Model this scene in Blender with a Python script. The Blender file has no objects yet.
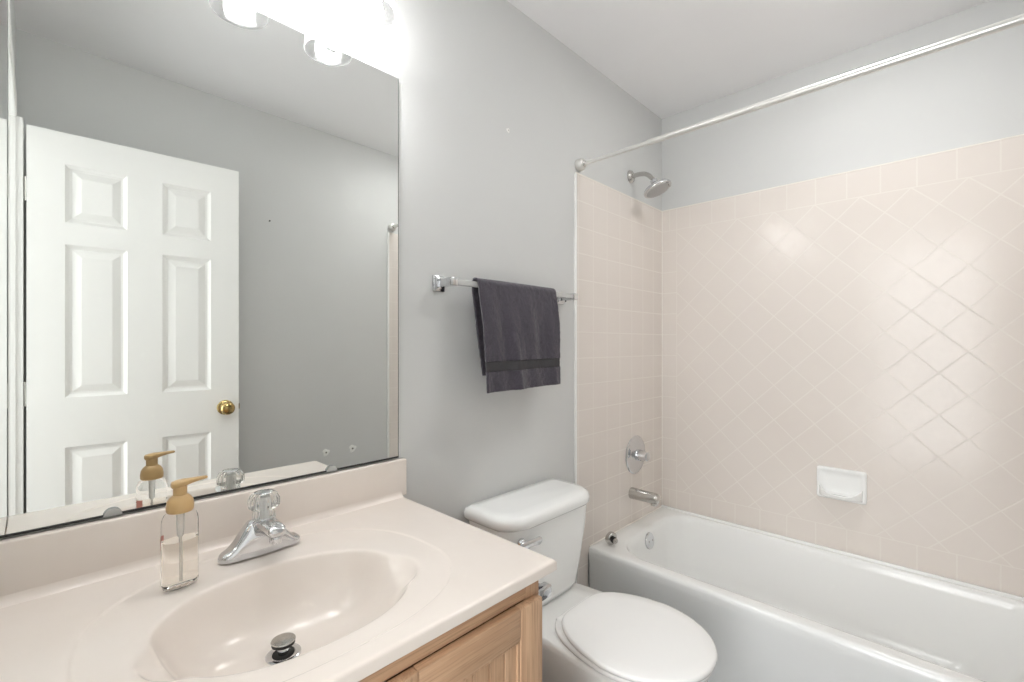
import bpy, bmesh, math, random
from mathutils import Vector, Matrix, noise
PI = math.pi
SC = bpy.context.scene
C = SC.collection
random.seed(4)

# ------------------------------------------------------------------ camera
F_PX = 459.7
cam_data = bpy.data.cameras.new('camera')
cam_data.sensor_width = 36.0
cam_data.lens = 36.0 * F_PX / 1024.0
cam_data.shift_y = 3.5 / 1024.0
cam_data.clip_start = 0.01
cam = bpy.data.objects.new('camera', cam_data)
C.objects.link(cam)
cam.location = (0.0, -1.1355, 1.231)
cam.rotation_euler = (PI / 2, 0, -math.atan2(0.7193, 0.6947))
SC.camera = cam

# ------------------------------------------------------------------ world, lights, exposure
w = bpy.data.worlds.new('world'); SC.world = w; w.use_nodes = True
bg = w.node_tree.nodes['Background']
bg.inputs[0].default_value = (1, 1, 1, 1); bg.inputs[1].default_value = 0.3
SC.view_settings.view_transform = 'Standard'
SC.view_settings.look = 'None'
SC.view_settings.exposure = 2.18
SC.view_settings.gamma = 1.0
SC.view_settings.use_curve_mapping = False
SC.cycles.max_bounces = 14
SC.cycles.diffuse_bounces = 8
SC.cycles.glossy_bounces = 6
SC.cycles.transmission_bounces = 12
SC.cycles.transparent_max_bounces = 12
SC.cycles.sample_clamp_indirect = 6.0
SC.cycles.use_denoising = True
BULB = 38.0            # emission of the lit vanity bulbs
HALL_W = 10.0          # power of the added fill lamp in the hall beyond the doorway
DOME_FILL = 5.8            # emission of the added ceiling fill by the tub

def area_light(name, loc, rot, sx, sy, power, col):
    l = bpy.data.lights.new(name, 'AREA'); l.shape = 'RECTANGLE'; l.size = sx; l.size_y = sy
    l.energy = power; l.color = col
    o = bpy.data.objects.new(name, l); C.objects.link(o); o.location = loc; o.rotation_euler = rot
    return o
area_light('hall_fill', (-1.25, -1.12, 1.2), (0, math.radians(-90), 0), 2.2, 1.1, HALL_W, (0.985, 0.992, 1))  # added area lamp, fills the room through the doorway

# ------------------------------------------------------------------ dimensions (x along the mirror wall, y=0 mirror wall, room towards -y)
XL, XR = -0.053, 2.3305       # left wall plane, far wall plane (painted)
YO = -1.465                   # opposite wall
ZC = 2.44                     # ceiling
XT = 1.552                    # where the tile starts
TUB_X0, RIM = 1.637, 0.367
TILE_TOP = 1.940
CT = 0.808                    # counter top
TS = 0.1095                   # tile pitch

# ------------------------------------------------------------------ materials
def srgb(r, g, b):
    f = lambda c: ((c / 255) / 12.92) if c / 255 <= 0.04045 else ((c / 255 + 0.055) / 1.055) ** 2.4
    return (f(r), f(g), f(b), 1)

def mat(name, col, rough=0.5, metal=0.0, **kw):
    m = bpy.data.materials.new(name); m.use_nodes = True
    b = m.node_tree.nodes['Principled BSDF']
    b.inputs['Base Color'].default_value = col
    b.inputs['Roughness'].default_value = rough
    b.inputs['Metallic'].default_value = metal
    for k, v in kw.items():
        b.inputs[k.replace('_', ' ')].default_value = v
    return m

class G:
    """tiny node-graph helper"""
    def __init__(s, m):
        s.m = m; s.t = m.node_tree; s.b = s.t.nodes['Principled BSDF']
    def node(s, typ, **kw):
        n = s.t.nodes.new(typ)
        for k, v in kw.items(): setattr(n, k, v)
        return n
    def link(s, a, b): s.t.links.new(a, b)
    def math(s, op, a, b=None, c=None):
        n = s.node('ShaderNodeMath', operation=op)
        for i, v in enumerate((a, b, c)):
            if v is None: continue
            if isinstance(v, (int, float)): n.inputs[i].default_value = v
            else: s.link(v, n.inputs[i])
        return n.outputs[0]
    def coords(s):
        tc = s.node('ShaderNodeTexCoord'); sp = s.node('ShaderNodeSeparateXYZ')
        s.link(tc.outputs['Object'], sp.inputs[0])
        return tc.outputs['Object'], sp.outputs
    def mix(s, f, a, b):
        n = s.node('ShaderNodeMix', data_type='RGBA')
        if isinstance(f, (int, float)): n.inputs[0].default_value = f
        else: s.link(f, n.inputs[0])
        for i, v in ((6, a), (7, b)):
            if isinstance(v, tuple): n.inputs[i].default_value = v
            else: s.link(v, n.inputs[i])
        return n.outputs[2]
    def bump(s, h, strength, dist):
        n = s.node('ShaderNodeBump'); n.inputs['Strength'].default_value = strength; n.inputs['Distance'].default_value = dist
        s.link(h, n.inputs['Height']); s.link(n.outputs[0], s.b.inputs['Normal'])
        return n
    def noise(s, vec, scale, detail=3, rough=0.5):
        n = s.node('ShaderNodeTexNoise'); n.inputs['Scale'].default_value = scale
        n.inputs['Detail'].default_value = detail; n.inputs['Roughness'].default_value = rough
        s.link(vec, n.inputs['Vector'])
        return n.outputs['Fac']

def paint(name, col, rough=0.6, amt=0.04):
    m = mat(name, col, rough); g = G(m); co, _ = g.coords()
    f = g.noise(co, 2.3, 3)
    g.link(g.mix(f, tuple(c * (1 - amt) for c in col[:3]) + (1,), tuple(min(1, c * (1 + amt)) for c in col[:3]) + (1,)), g.b.inputs['Base Color'])
    g.bump(g.noise(co, 260, 2), 0.06, 0.001)
    return m

M = {}
M['wall'] = paint('grey_wall_paint', srgb(209, 210, 209), 0.55)
M['ceiling'] = paint('ceiling_paint', srgb(240, 240, 241), 0.8)
M['white_paint'] = paint('white_trim_paint', srgb(240, 240, 237), 0.35, 0.01)
M['porcelain'] = mat('white_porcelain', srgb(245, 246, 245), 0.12, Coat_Weight=0.3)
M['tub'] = mat('white_tub_enamel', srgb(242, 243, 242), 0.12)
M['seat'] = mat('white_seat_plastic', srgb(246, 246, 245), 0.25)
M['chrome'] = mat('chrome', srgb(214, 215, 217), 0.08, 1.0)
M['dull_chrome'] = mat('dull_chrome', srgb(196, 194, 190), 0.24, 1.0)
M['dark'] = mat('dark_gap', srgb(40, 40, 40), 0.6)
M['rubber'] = mat('black_rubber', srgb(22, 22, 22), 0.5)
M['brass'] = mat('polished_brass', srgb(196, 170, 116), 0.2, 1.0)
M['mirror'] = mat('mirror_silver', srgb(238, 240, 238), 0.0, 1.0)
M['mirror_edge'] = mat('mirror_glass_edge', srgb(120, 126, 122), 0.2)
M['acrylic'] = mat('clear_acrylic', srgb(248, 248, 246), 0.04, Transmission_Weight=0.92, IOR=1.45)
M['bar_acrylic'] = mat('clear_bar_acrylic', srgb(240, 240, 238), 0.12, Transmission_Weight=0.55, IOR=1.47)
M['bottle'] = mat('clear_bottle_plastic', (1, 1, 1, 1), 0.02, Transmission_Weight=1.0, IOR=1.07)
M['liquid'] = mat('clear_soap', srgb(254, 251, 245), 0.0, Transmission_Weight=1.0, IOR=1.13)
M['tube'] = mat('clear_dip_tube', srgb(244, 243, 240), 0.2, Transmission_Weight=0.7)
M['tan'] = mat('tan_pump_plastic', srgb(200, 166, 116), 0.32)
M['clip'] = mat('clear_clip_plastic', srgb(222, 224, 222), 0.15, Transmission_Weight=0.5)
M['rod'] = mat('satin_white_rod', srgb(224, 223, 219), 0.3, 0.55)
M['grout_trim'] = mat('white_caulk', srgb(238, 234, 226), 0.4)
M['pink'] = mat('pink_label_paper', srgb(206, 140, 130), 0.5)

# cultured marble
def marble():
    m = mat('cultured_marble', srgb(226, 211, 197), 0.2); g = G(m); co, _ = g.coords()
    f = g.noise(co, 9, 4, 0.6)
    g.link(g.mix(f, srgb(226, 216, 207), srgb(232, 224, 217)), g.b.inputs['Base Color'])
    return m
M['marble'] = marble()

# oak
def oak(name, axis, base=(208, 173, 141), dark=(186, 149, 118)):
    m = mat(name, srgb(*base), 0.42); g = G(m); co, _ = g.coords()
    mp = g.node('ShaderNodeMapping'); sc = [55, 55, 55]; sc[axis] = 2.2
    mp.inputs['Scale'].default_value = sc; g.link(co, mp.inputs['Vector'])
    n1 = g.noise(mp.outputs[0], 1.0, 5, 0.6)
    mp2 = g.node('ShaderNodeMapping'); sc2 = [330, 330, 330]; sc2[axis] = 9
    mp2.inputs['Scale'].default_value = sc2; g.link(co, mp2.inputs['Vector'])
    n2 = g.noise(mp2.outputs[0], 1.0, 2, 0.6)
    r = g.node('ShaderNodeValToRGB'); r.color_ramp.elements[0].position = 0.33; r.color_ramp.elements[1].position = 0.68
    g.link(n1, r.inputs[0])
    c1 = g.mix(r.outputs[0], srgb(*dark), srgb(*base))
    r2 = g.node('ShaderNodeValToRGB'); r2.color_ramp.elements[0].position = 0.36; r2.color_ramp.elements[1].position = 0.5
    g.link(n2, r2.inputs[0])
    c2 = g.mix(r2.outputs[0], srgb(*[int(v * 0.9) for v in dark]), c1)
    cc = g.mix(0.65, c1, c2)
    g.link(cc, g.b.inputs['Base Color']); g.bump(n2, 0.12, 0.0006)
    return m
M['oak_v'] = oak('oak_upright_grain', 2)
M['oak_h'] = oak('oak_level_grain', 0)

# tiles: object coordinates are world coordinates on the wall panels
TILE, GROUT = srgb(225, 218, 211), srgb(227, 221, 214)
def tile_finish(g, mask, co):
    n = g.noise(co, 3.0, 2)
    base = g.mix(n, srgb(223, 215, 208), srgb(228, 221, 215))
    g.link(g.mix(mask, base, GROUT), g.b.inputs['Base Color'])
    g.link(g.math('MULTIPLY_ADD', mask, 0.25, 0.18), g.b.inputs['Roughness'])
    h = g.math('SUBTRACT', 1.0, mask)
    wav = g.noise(co, 14, 1)
    g.bump(g.math('MULTIPLY_ADD', wav, 0.12, h), 0.2, 0.001)
    g.b.inputs['Specular IOR Level'].default_value = 0.38

def line_mask(g, v, pitch, off, width):
    """1 on a grout line at v = off + k*pitch"""
    u = g.math('SUBTRACT', v, off)
    p = g.math('PINGPONG', u, pitch / 2) if False else g.math('ABSOLUTE', g.math('SUBTRACT', g.math('FLOORED_MODULO', g.math('ADD', u, pitch / 2), pitch), pitch / 2))
    n = g.node('ShaderNodeMapRange'); n.interpolation_type = 'SMOOTHSTEP'
    n.inputs['From Min'].default_value = width * 0.5; n.inputs['From Max'].default_value = width * 1.1
    n.inputs['To Min'].default_value = 1; n.inputs['To Max'].default_value = 0
    g.link(p, n.inputs['Value'])
    return n.outputs['Result']

def side_tile():
    m = mat('beige_square_tile', TILE, 0.25); g = G(m); co, xyz = g.coords()
    a = line_mask(g, xyz[0], TS, 1.676, 0.0028); b = line_mask(g, xyz[2], TS, TILE_TOP - TS, 0.0028)
    tile_finish(g, g.math('MAXIMUM', a, b), co)
    return m
def back_tile():
    m = mat('beige_diagonal_tile', TILE, 0.25); g = G(m); co, xyz = g.coords()
    y, z = xyz[1], xyz[2]
    W = 0.0028
    zt, zb = TILE_TOP - TS, 0.468
    y0, y1 = -0.0866, YO + 0.0866
    # border: single courses of squares around a field of tiles laid on the diagonal
    sq_top = line_mask(g, y, 0.1090, -0.702, W)
    sq_side = line_mask(g, z, TS, zt, W)
    u = g.math('ADD', y, 0.542); v = g.math('SUBTRACT', z, zt)
    k = 0.70711
    d1 = line_mask(g, g.math('MULTIPLY', g.math('ADD', u, v), k), TS * 1.012, 0.0, W)
    d2 = line_mask(g, g.math('MULTIPLY', g.math('SUBTRACT', u, v), k), TS * 1.012, 0.0, W)
    diag = g.math('MAXIMUM', d1, d2)
    hi = g.math('GREATER_THAN', z, zt); lo = g.math('LESS_THAN', z, zb)
    le = g.math('GREATER_THAN', y, y0); ri = g.math('LESS_THAN', y, y1)
    tb = g.math('MAXIMUM', hi, lo); sd = g.math('MAXIMUM', le, ri)
    field = g.math('MULTIPLY', g.math('SUBTRACT', 1.0, tb), g.math('SUBTRACT', 1.0, sd))
    m1 = g.math('MULTIPLY', diag, field)
    m2 = g.math('MULTIPLY', sq_top, tb)
    m3 = g.math('MULTIPLY', sq_side, g.math('MULTIPLY', sd, g.math('SUBTRACT', 1.0, tb)))
    e = None
    for c, val in ((z, zt), (z, zb), (y, y0), (y, y1)):
        q = g.math('LESS_THAN', g.math('ABSOLUTE', g.math('SUBTRACT', c, val)), W * 0.7)
        e = q if e is None else g.math('MAXIMUM', e, q)
    mask = g.math('MAXIMUM', g.math('MAXIMUM', m1, m2), g.math('MAXIMUM', m3, e))
    tile_finish(g, mask, co)
    return m
M['side_tile'] = side_tile(); M['back_tile'] = back_tile()

def floor_mat():
    m = mat('grey_vinyl_floor', srgb(126, 127, 128), 0.45); g = G(m); co, xyz = g.coords()
    n = g.noise(co, 12, 5, 0.6)
    c = g.mix(n, srgb(108, 109, 110), srgb(142, 143, 144))
    k = g.math('MAXIMUM', line_mask(g, xyz[0], 0.305, 0.1, 0.003), line_mask(g, xyz[1], 0.305, 0.1, 0.003))
    g.link(g.mix(k, c, srgb(92, 92, 92)), g.b.inputs['Base Color'])
    return m
M['floor'] = floor_mat()

def towel_mat():
    m = mat('charcoal_terry', srgb(78, 74, 84), 0.95); g = G(m); co, _ = g.coords()
    n = g.noise(co, 210, 3, 0.75); n2 = g.noise(co, 26, 3)
    c = g.mix(n, srgb(34, 31, 38), srgb(96, 90, 101))
    c = g.mix(g.math('MULTIPLY', n2, 0.45), c, srgb(60, 54, 63))
    g.link(c, g.b.inputs['Base Color'])
    g.b.inputs['Sheen Weight'].default_value = 0.35; g.b.inputs['Sheen Roughness'].default_value = 0.4
    g.bump(n, 0.7, 0.003)
    return m
M['towel'] = towel_mat()
def band_mat():
    m = mat('charcoal_flat_weave', srgb(62, 60, 63), 0.8); g = G(m); co, _ = g.coords()
    wv = g.node('ShaderNodeTexWave'); wv.bands_direction = 'Z'; wv.inputs['Scale'].default_value = 90
    g.link(co, wv.inputs['Vector']); g.bump(wv.outputs['Fac'], 0.3, 0.001)
    return m
M['band'] = band_mat()

def shade_glass():
    m = bpy.data.materials.new('frosted_shade_glass'); m.use_nodes = True; t = m.node_tree
    t.nodes.remove(t.nodes['Principled BSDF']); out = t.nodes['Material Output']
    tr = t.nodes.new('ShaderNodeBsdfTranslucent'); tr.inputs[0].default_value = (0.3, 0.3, 0.3, 1)
    tp = t.nodes.new('ShaderNodeBsdfTransparent'); gl = t.nodes.new('ShaderNodeBsdfGlossy'); gl.inputs['Roughness'].default_value = 0.1
    m1 = t.nodes.new('ShaderNodeMixShader'); m1.inputs[0].default_value = 0.55
    m2 = t.nodes.new('ShaderNodeMixShader'); m2.inputs[0].default_value = 0.08
    t.links.new(tr.outputs[0], m1.inputs[1]); t.links.new(tp.outputs[0], m1.inputs[2])
    t.links.new(m1.outputs[0], m2.inputs[1]); t.links.new(gl.outputs[0], m2.inputs[2]); t.links.new(m2.outputs[0], out.inputs[0])
    return m
M['shade'] = shade_glass()
def bulb_mat(name, strength):
    m = mat(name, srgb(250, 248, 240), 0.3)
    b = m.node_tree.nodes['Principled BSDF']
    b.inputs['Emission Color'].default_value = (1.0, 0.996, 0.988, 1); b.inputs['Emission Strength'].default_value = strength
    return m
M['bulb_on'] = bulb_mat('lit_bulb', BULB); M['bulb_off'] = bulb_mat('dim_bulb', BULB * 0.3)

# ------------------------------------------------------------------ geometry helpers
def obj(name, bm, m, parent=None, smooth=True, angle=40):
    bmesh.ops.recalc_face_normals(bm, faces=bm.faces[:])
    me = bpy.data.meshes.new(name)
    if smooth:
        for f in bm.faces: f.smooth = True
        lim = math.radians(angle)
        for e in bm.edges:
            if len(e.link_faces) == 2 and e.calc_face_angle(0) > lim: e.smooth = False
    bm.to_mesh(me); bm.free()
    for mm in (m if isinstance(m, (list, tuple)) else [m]): me.materials.append(mm)
    o = bpy.data.objects.new(name, me); C.objects.link(o)
    if parent is not None: o.parent = parent
    return o

def thing(name, label, cat, group=None, loc=(0, 0, 0)):
    o = bpy.data.objects.new(name, None); C.objects.link(o); o.location = loc
    o.empty_display_size = 0.05
    return tag(o, label, cat, group)
def tag(o, label, cat, group=None):
    o['label'] = label; o['category'] = cat
    if group: o['group'] = group
    return o
def part(name, bm, m, root, label=None, **kw):
    """link a mesh built in world coordinates as a child of root (root may sit anywhere)"""
    o = obj(name, bm, m, None, **kw)
    o.parent = root
    base = Vector((0, 0, 0)); r = root
    while r is not None: base += r.location; r = r.parent
    o.data.transform(Matrix.Translation(-base))
    if label: o['label'] = label
    return o
def struct(name, bm, m, **kw):
    o = obj(name, bm, m, None, **kw); o['kind'] = 'structure'; return o

def box(bm, x0, x1, y0, y1, z0, z1, bevel=0.0, seg=2):
    b = bmesh.new()
    vs = [b.verts.new((x, y, z)) for x in (x0, x1) for y in (y0, y1) for z in (z0, z1)]
    for q in ((0, 1, 3, 2), (4, 6, 7, 5), (0, 4, 5, 1), (2, 3, 7, 6), (0, 2, 6, 4), (1, 5, 7, 3)):
        b.faces.new([vs[i] for i in q])
    bmesh.ops.recalc_face_normals(b, faces=b.faces[:])
    if bevel > 0:
        bmesh.ops.bevel(b, geom=b.edges[:], offset=bevel, segments=seg, profile=0.5, affect='EDGES')
    merge(bm, b)
    return bm
def merge(bm, b):
    vm = {v: bm.verts.new(v.co) for v in b.verts}
    for f in b.faces:
        try:
            nf = bm.faces.new([vm[v] for v in f.verts]); nf.material_index = f.material_index
        except ValueError: pass
    b.free()
def bx(*a, **k): return box(bmesh.new(), *a, **k)

def rings(bm, rs, cap0=True, cap1=True):
    """skin a list of closed rings (same number of points)"""
    vv = [[bm.verts.new(p) for p in r] for r in rs]
    n = len(vv[0])
    for a, b in zip(vv, vv[1:]):
        for i in range(n):
            j = (i + 1) % n
            bm.faces.new((a[i], a[j], b[j], b[i]))
    if cap0: bm.faces.new(vv[0][::-1])
    if cap1: bm.faces.new(vv[-1])
    return bm
def frame_of(d):
    d = Vector(d).normalized()
    up = Vector((0, 0, 1)) if abs(d.z) < 0.95 else Vector((1, 0, 0))
    a = d.cross(up).normalized(); b = a.cross(d).normalized()
    return d, a, b
def lathe(bm, prof, origin, axis=(0, 0, 1), n=48, cap0=True, cap1=True, flute=None):
    """prof: (radius, distance along axis)"""
    d, a, b = frame_of(axis); o = Vector(origin); rs = []
    for r, h in prof:
        ring = []
        for i in range(n):
            t = 2 * PI * i / n
            rr = r * (1 + (flute[1] * math.cos(flute[0] * t) if flute else 0))
            ring.append(o + d * h + (a * math.cos(t) + b * math.sin(t)) * max(rr, 1e-5))
        rs.append(ring)
    return rings(bm, rs, cap0, cap1)
def tube(bm, pts, rad, n=20, cap=True):
    pts = [Vector(p) for p in pts]; rs = []
    rad = rad if isinstance(rad, (list, tuple)) else [rad] * len(pts)
    pa = None
    for i, p in enumerate(pts):
        d = (pts[min(i + 1, len(pts) - 1)] - pts[max(i - 1, 0)]).normalized()
        if pa is None: d, a, b = frame_of(d)
        else:
            a = (pa - d * pa.dot(d)).normalized(); b = a.cross(d).normalized()
        pa = a
        rs.append([p + (a * math.cos(2 * PI * k / n) + b * math.sin(2 * PI * k / n)) * rad[i] for k in range(n)])
    return rings(bm, rs, cap, cap)
def smooth_path(ctrl, n=10):
    """Catmull-Rom through control points"""
    P = [Vector(p) for p in ctrl]; P = [P[0] * 2 - P[1]] + P + [P[-1] * 2 - P[-2]]; out = []
    for i in range(1, len(P) - 2):
        for k in range(n):
            t = k / n; p0, p1, p2, p3 = P[i - 1:i + 3]
            out.append(0.5 * ((2 * p1) + (p2 - p0) * t + (2 * p0 - 5 * p1 + 4 * p2 - p3) * t * t + (3 * p1 - p0 - 3 * p2 + p3) * t ** 3))
    out.append(P[-2]); return out
def rrect(x0, x1, y0, y1, r, z, n=12):
    """rounded rectangle ring; r may be a tuple for the corners (x1y1, x0y1, x0y0, x1y0); 4*(n+1) points plus edge points"""
    R = r if isinstance(r, tuple) else (r,) * 4
    cs = [(x1 - R[0], y1 - R[0], 0, R[0]), (x0 + R[1], y1 - R[1], PI / 2, R[1]), (x0 + R[2], y0 + R[2], PI, R[2]), (x1 - R[3], y0 + R[3], 1.5 * PI, R[3])]
    out = []
    for cx, cy, a0, rr in cs:
        for k in range(n + 1):
            t = a0 + PI / 2 * k / n
            out.append(Vector((cx + rr * math.cos(t), cy + rr * math.sin(t), z)))
    # edge subdivisions keep long rings smooth
    res = []
    for i, p in enumerate(out):
        res.append(p); q = out[(i + 1) % len(out)]
        if i % (n + 1) == n:
            for k in range(1, 8): res.append(p.lerp(q, k / 8))
    return res

# ------------------------------------------------------------------ room shell
struct('floor', bx(-1.35, 2.45, -1.6, 0.1, -0.08, 0), M['floor'], smooth=False)
struct('ceiling', bx(-1.35, 2.45, -1.6, 0.1, ZC, ZC + 0.08), M['ceiling'], smooth=False)
struct('wall_mirror_side', bx(-1.35, XR, 0, 0.1, 0, ZC), M['wall'], smooth=False)
struct('wall_back', bx(XR, XR + 0.1, -1.6, 0.1, 0, ZC), M['wall'], smooth=False)
struct('wall_opposite', bx(-1.35, XR, YO - 0.1, YO, 0, ZC), M['wall'], smooth=False)
struct('wall_hall', bx(-1.45, -1.35, -1.6, 0.1, 0, ZC), M['wall'], smooth=False)
D0, D1, DH = -0.622, -1.305, 2.050      # doorway in the left wall: latch side, hinge side, head
bm = bmesh.new()
box(bm, XL - 0.115, XL, D0 + 0.018, 0, 0, ZC); box(bm, XL - 0.115, XL, YO, D1 - 0.018, 0, ZC)
box(bm, XL - 0.115, XL, D1 - 0.018, D0 + 0.018, DH + 0.018, ZC)
struct('wall_left', bm, M['wall'], smooth=False)
# door lining and casing
bm = bmesh.new()
box(bm, XL - 0.118, XL + 0.002, D0, D0 + 0.018, 0, DH); box(bm, XL - 0.118, XL + 0.002, D1 - 0.018, D1, 0, DH)
box(bm, XL - 0.118, XL + 0.002, D1 - 0.018, D0 + 0.018, DH, DH + 0.018)
struct('trim_1', bm, M['white_paint'], smooth=False)
bm = bmesh.new()
box(bm, XL, XL + 0.006, D0 + 0.004, D0 + 0.058, 0, DH + 0.058, 0.002); box(bm, XL, XL + 0.021, D1 - 0.058, D1 - 0.004, 0, DH + 0.004, 0.002)
box(bm, XL, XL + 0.006, D1 - 0.004, D0 + 0.004, DH + 0.004, DH + 0.058, 0.002)
struct('trim_2', bm, M['white_paint'], smooth=False)
# tile panels over the tub
TZ0 = RIM - 0.03
XTF = 2.3235
bm = bx(XT, XTF, -0.006, 0.0, TZ0, TILE_TOP, 0.0); struct('wall_tile_mirror_side', bm, M['side_tile'], smooth=False)
bm = bx(XT, XTF, YO, YO + 0.006, TZ0, TILE_TOP, 0.0); struct('wall_tile_opposite', bm, M['side_tile'], smooth=False)
bm = bx(XTF, XR, YO, 0, TZ0, TILE_TOP, 0.0); struct('wall_tile_back', bm, M['back_tile'], smooth=False)
# lower leg of tile between tub apron and wall
for nm, y0, y1 in (('trim_5', -0.006, 0.0), ('trim_6', YO, YO + 0.006)):
    struct(nm, bx(XT, TUB_X0 - 0.001, y0, y1, 0.0, TZ0), M['side_tile'], smooth=False)
# white edge strip where the tile stops, caulk lines along the top and in the corner
for nm, y0, y1 in (('trim_3', -0.0105, 0.0), ('trim_4', YO, YO + 0.0105)):
    bm = bx(XT - 0.010, XT + 0.001, y0, y1, 0.0, TILE_TOP, 0.002); struct(nm, bm, M['white_paint'])
bm = bmesh.new()
box(bm, XT, XTF, -0.0072, 0, TILE_TOP, TILE_TOP + 0.004); box(bm, XTF - 0.0012, XR, YO, 0, TILE_TOP, TILE_TOP + 0.004)
box(bm, XTF - 0.003, XTF, -0.009, -0.006, TZ0, TILE_TOP)
struct('trim_7', bm, M['grout_trim'], smooth=False)
# baseboard behind the toilet
struct('baseboard_mirror_side', bx(0.73, XT - 0.012, -0.012, 0, 0, 0.085, 0.003), M['white_paint'])

# ------------------------------------------------------------------ six-panel door, standing open along the opposite wall
def door():
    Wd, Hd, T = 0.676, 2.03, 0.035
    xs = [0.0, 0.100, 0.281, 0.394, 0.567, Wd]
    zs = [0.012, 0.235, 0.842, 1.030, 1.610, 1.692, 1.912, Hd]
    bm = bmesh.new()
    def quad(a): bm.faces.new([bm.verts.new(p) for p in a])
    def rect(x0, x1, z0, z1, d): return [(x0, d, z0), (x1, d, z0), (x1, d, z1), (x0, d, z1)]
    panels = {(1, 1), (1, 3), (1, 5), (3, 1), (3, 3), (3, 5)}
    for i in range(5):
        for j in range(7):
            x0, x1, z0, z1 = xs[i], xs[i + 1], zs[j], zs[j + 1]
            if (i, j) not in panels: quad(rect(x0, x1, z0, z1, 0.0)); continue
            steps = [(0.0, 0.0), (0.004, -0.003), (0.012, -0.008), (0.020, -0.009), (0.046, -0.002)]
            prev = rect(x0, x1, z0, z1, 0)
            for ins, d in steps[1:]:
                cur = rect(x0 + ins, x1 - ins, z0 + ins, z1 - ins, d)
                for k in range(4):
                    quad([prev[k], prev[(k + 1) % 4], cur[(k + 1) % 4], cur[k]])
                prev = cur
            quad(prev)
    bmesh.ops.remove_doubles(bm, verts=bm.verts[:], dist=1e-5)
    b = (rect(0, Wd, zs[0], Hd, -T))
    f = (rect(0, Wd, zs[0], Hd, 0))
    quad(b[::-1])
    for k in range(4): quad([f[k], b[k], b[(k + 1) % 4], f[(k + 1) % 4]])
    o = obj('door_1', bm, M['white_paint'], None, smooth=False)
    o['kind'] = 'structure'
    # local +y faces the mirror
    o.location = (-0.024, -1.302, 0)
    o.rotation_euler = (0, 0, math.atan2(0.040, 0.674))
    # knob on the face seen in the mirror
    k = bmesh.new()
    prof = [(0.012, 0.0), (0.012, 0.022), (0.016, 0.026), (0.024, 0.032), (0.0285, 0.041), (0.028, 0.050), (0.022, 0.057), (0.012, 0.060), (0.0, 0.0605)]
    lathe(k, prof, (0.622, 0.006, 0.946), (0, 1, 0), 36, True, False)
    bmesh.ops.remove_doubles(k, verts=k.verts[:], dist=1e-5)
    kn = obj('door_knob', k, M['brass'], o); kn['label'] = 'round brass door knob'
    r = bmesh.new(); lathe(r, [(0.033, 0.0), (0.033, 0.004), (0.028, 0.008), (0.013, 0.010)], (0.622, 0.0, 0.946), (0, 1, 0), 36)
    obj('rose', r, M['brass'], kn)
    lt = bx(0.675, 0.682, -0.022, -0.012, 0.934, 0.958, 0.001); obj('latch', lt, M['brass'], o)
    for hz in (1.80, 1.05, 0.25):
        hb = bmesh.new()
        tube(hb, [(-0.004, -0.016, hz - 0.044), (-0.004, -0.016, hz + 0.044)], 0.0045, 14)
        box(hb, -0.005, 0.0, -0.032, -0.012, hz - 0.044, hz + 0.044)
        h = obj('hinge', hb, M['dull_chrome'], o)
    return o
door()

# ------------------------------------------------------------------ mirrors
MX1, MZ0, MZ1 = 0.7075, 0.916, 1.979
mr = thing('wall_mirror', 'large frameless rectangular mirror on the grey wall above the vanity backsplash', 'mirror', loc=(0.33, 0, MZ0))
part('glass', bx(XL + 0.0055, MX1, -0.0065, -0.0015, MZ0, MZ1), M['mirror'], mr, smooth=False)
part('backing', bx(XL + 0.0055, MX1 + 0.0012, -0.0015, -0.0002, MZ0 - 0.002, MZ1 + 0.001), M['mirror_edge'], mr, smooth=False)
part('edge_strip', bx(MX1, MX1 + 0.0022, -0.0068, -0.0012, MZ0, MZ1), M['mirror_edge'], mr, label='thin grey ground glass edge', smooth=False)
part('bottom_channel', bx(XL + 0.0055, MX1 + 0.001, -0.0085, -0.0065, MZ0 - 0.003, MZ0 + 0.0008), M['dark'], mr, label='dark narrow channel under the glass', smooth=False)
def clip(x):
    b = bmesh.new(); n = 14
    out = [(x + 0.0135 * math.cos(PI * i / n), MZ0 - 0.002 + 0.0135 * math.sin(PI * i / n)) for i in range(n + 1)]
    rings(b, [[Vector((px, yy, pz)) for px, pz in out] for yy in (-0.0088, -0.0125)])
    part('clip', b, M['clip'], mr, label='small half-round clear plastic mirror clip', smooth=False)
for x in (0.099, 0.515): clip(x)
for x in (0.099, 0.515):
    part('clip', bx(x - 0.012, x + 0.012, -0.0105, -0.0068, MZ1 - 0.010, MZ1 + 0.003, 0.002), M['clip'], mr)
sm = thing('side_mirror', 'tall mirror panel on the left wall in the corner beside the large mirror', 'mirror', loc=(XL, -0.28, MZ0))
part('glass', bx(XL + 0.0005, XL + 0.005, -0.552, -0.0235, CT + 0.003, 2.30), M['mirror'], sm, smooth=False)
part('edge_strip', bx(XL + 0.0005, XL + 0.0055, -0.555, -0.552, CT + 0.003, 2.30), M['mirror_edge'], sm, smooth=False)

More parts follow.
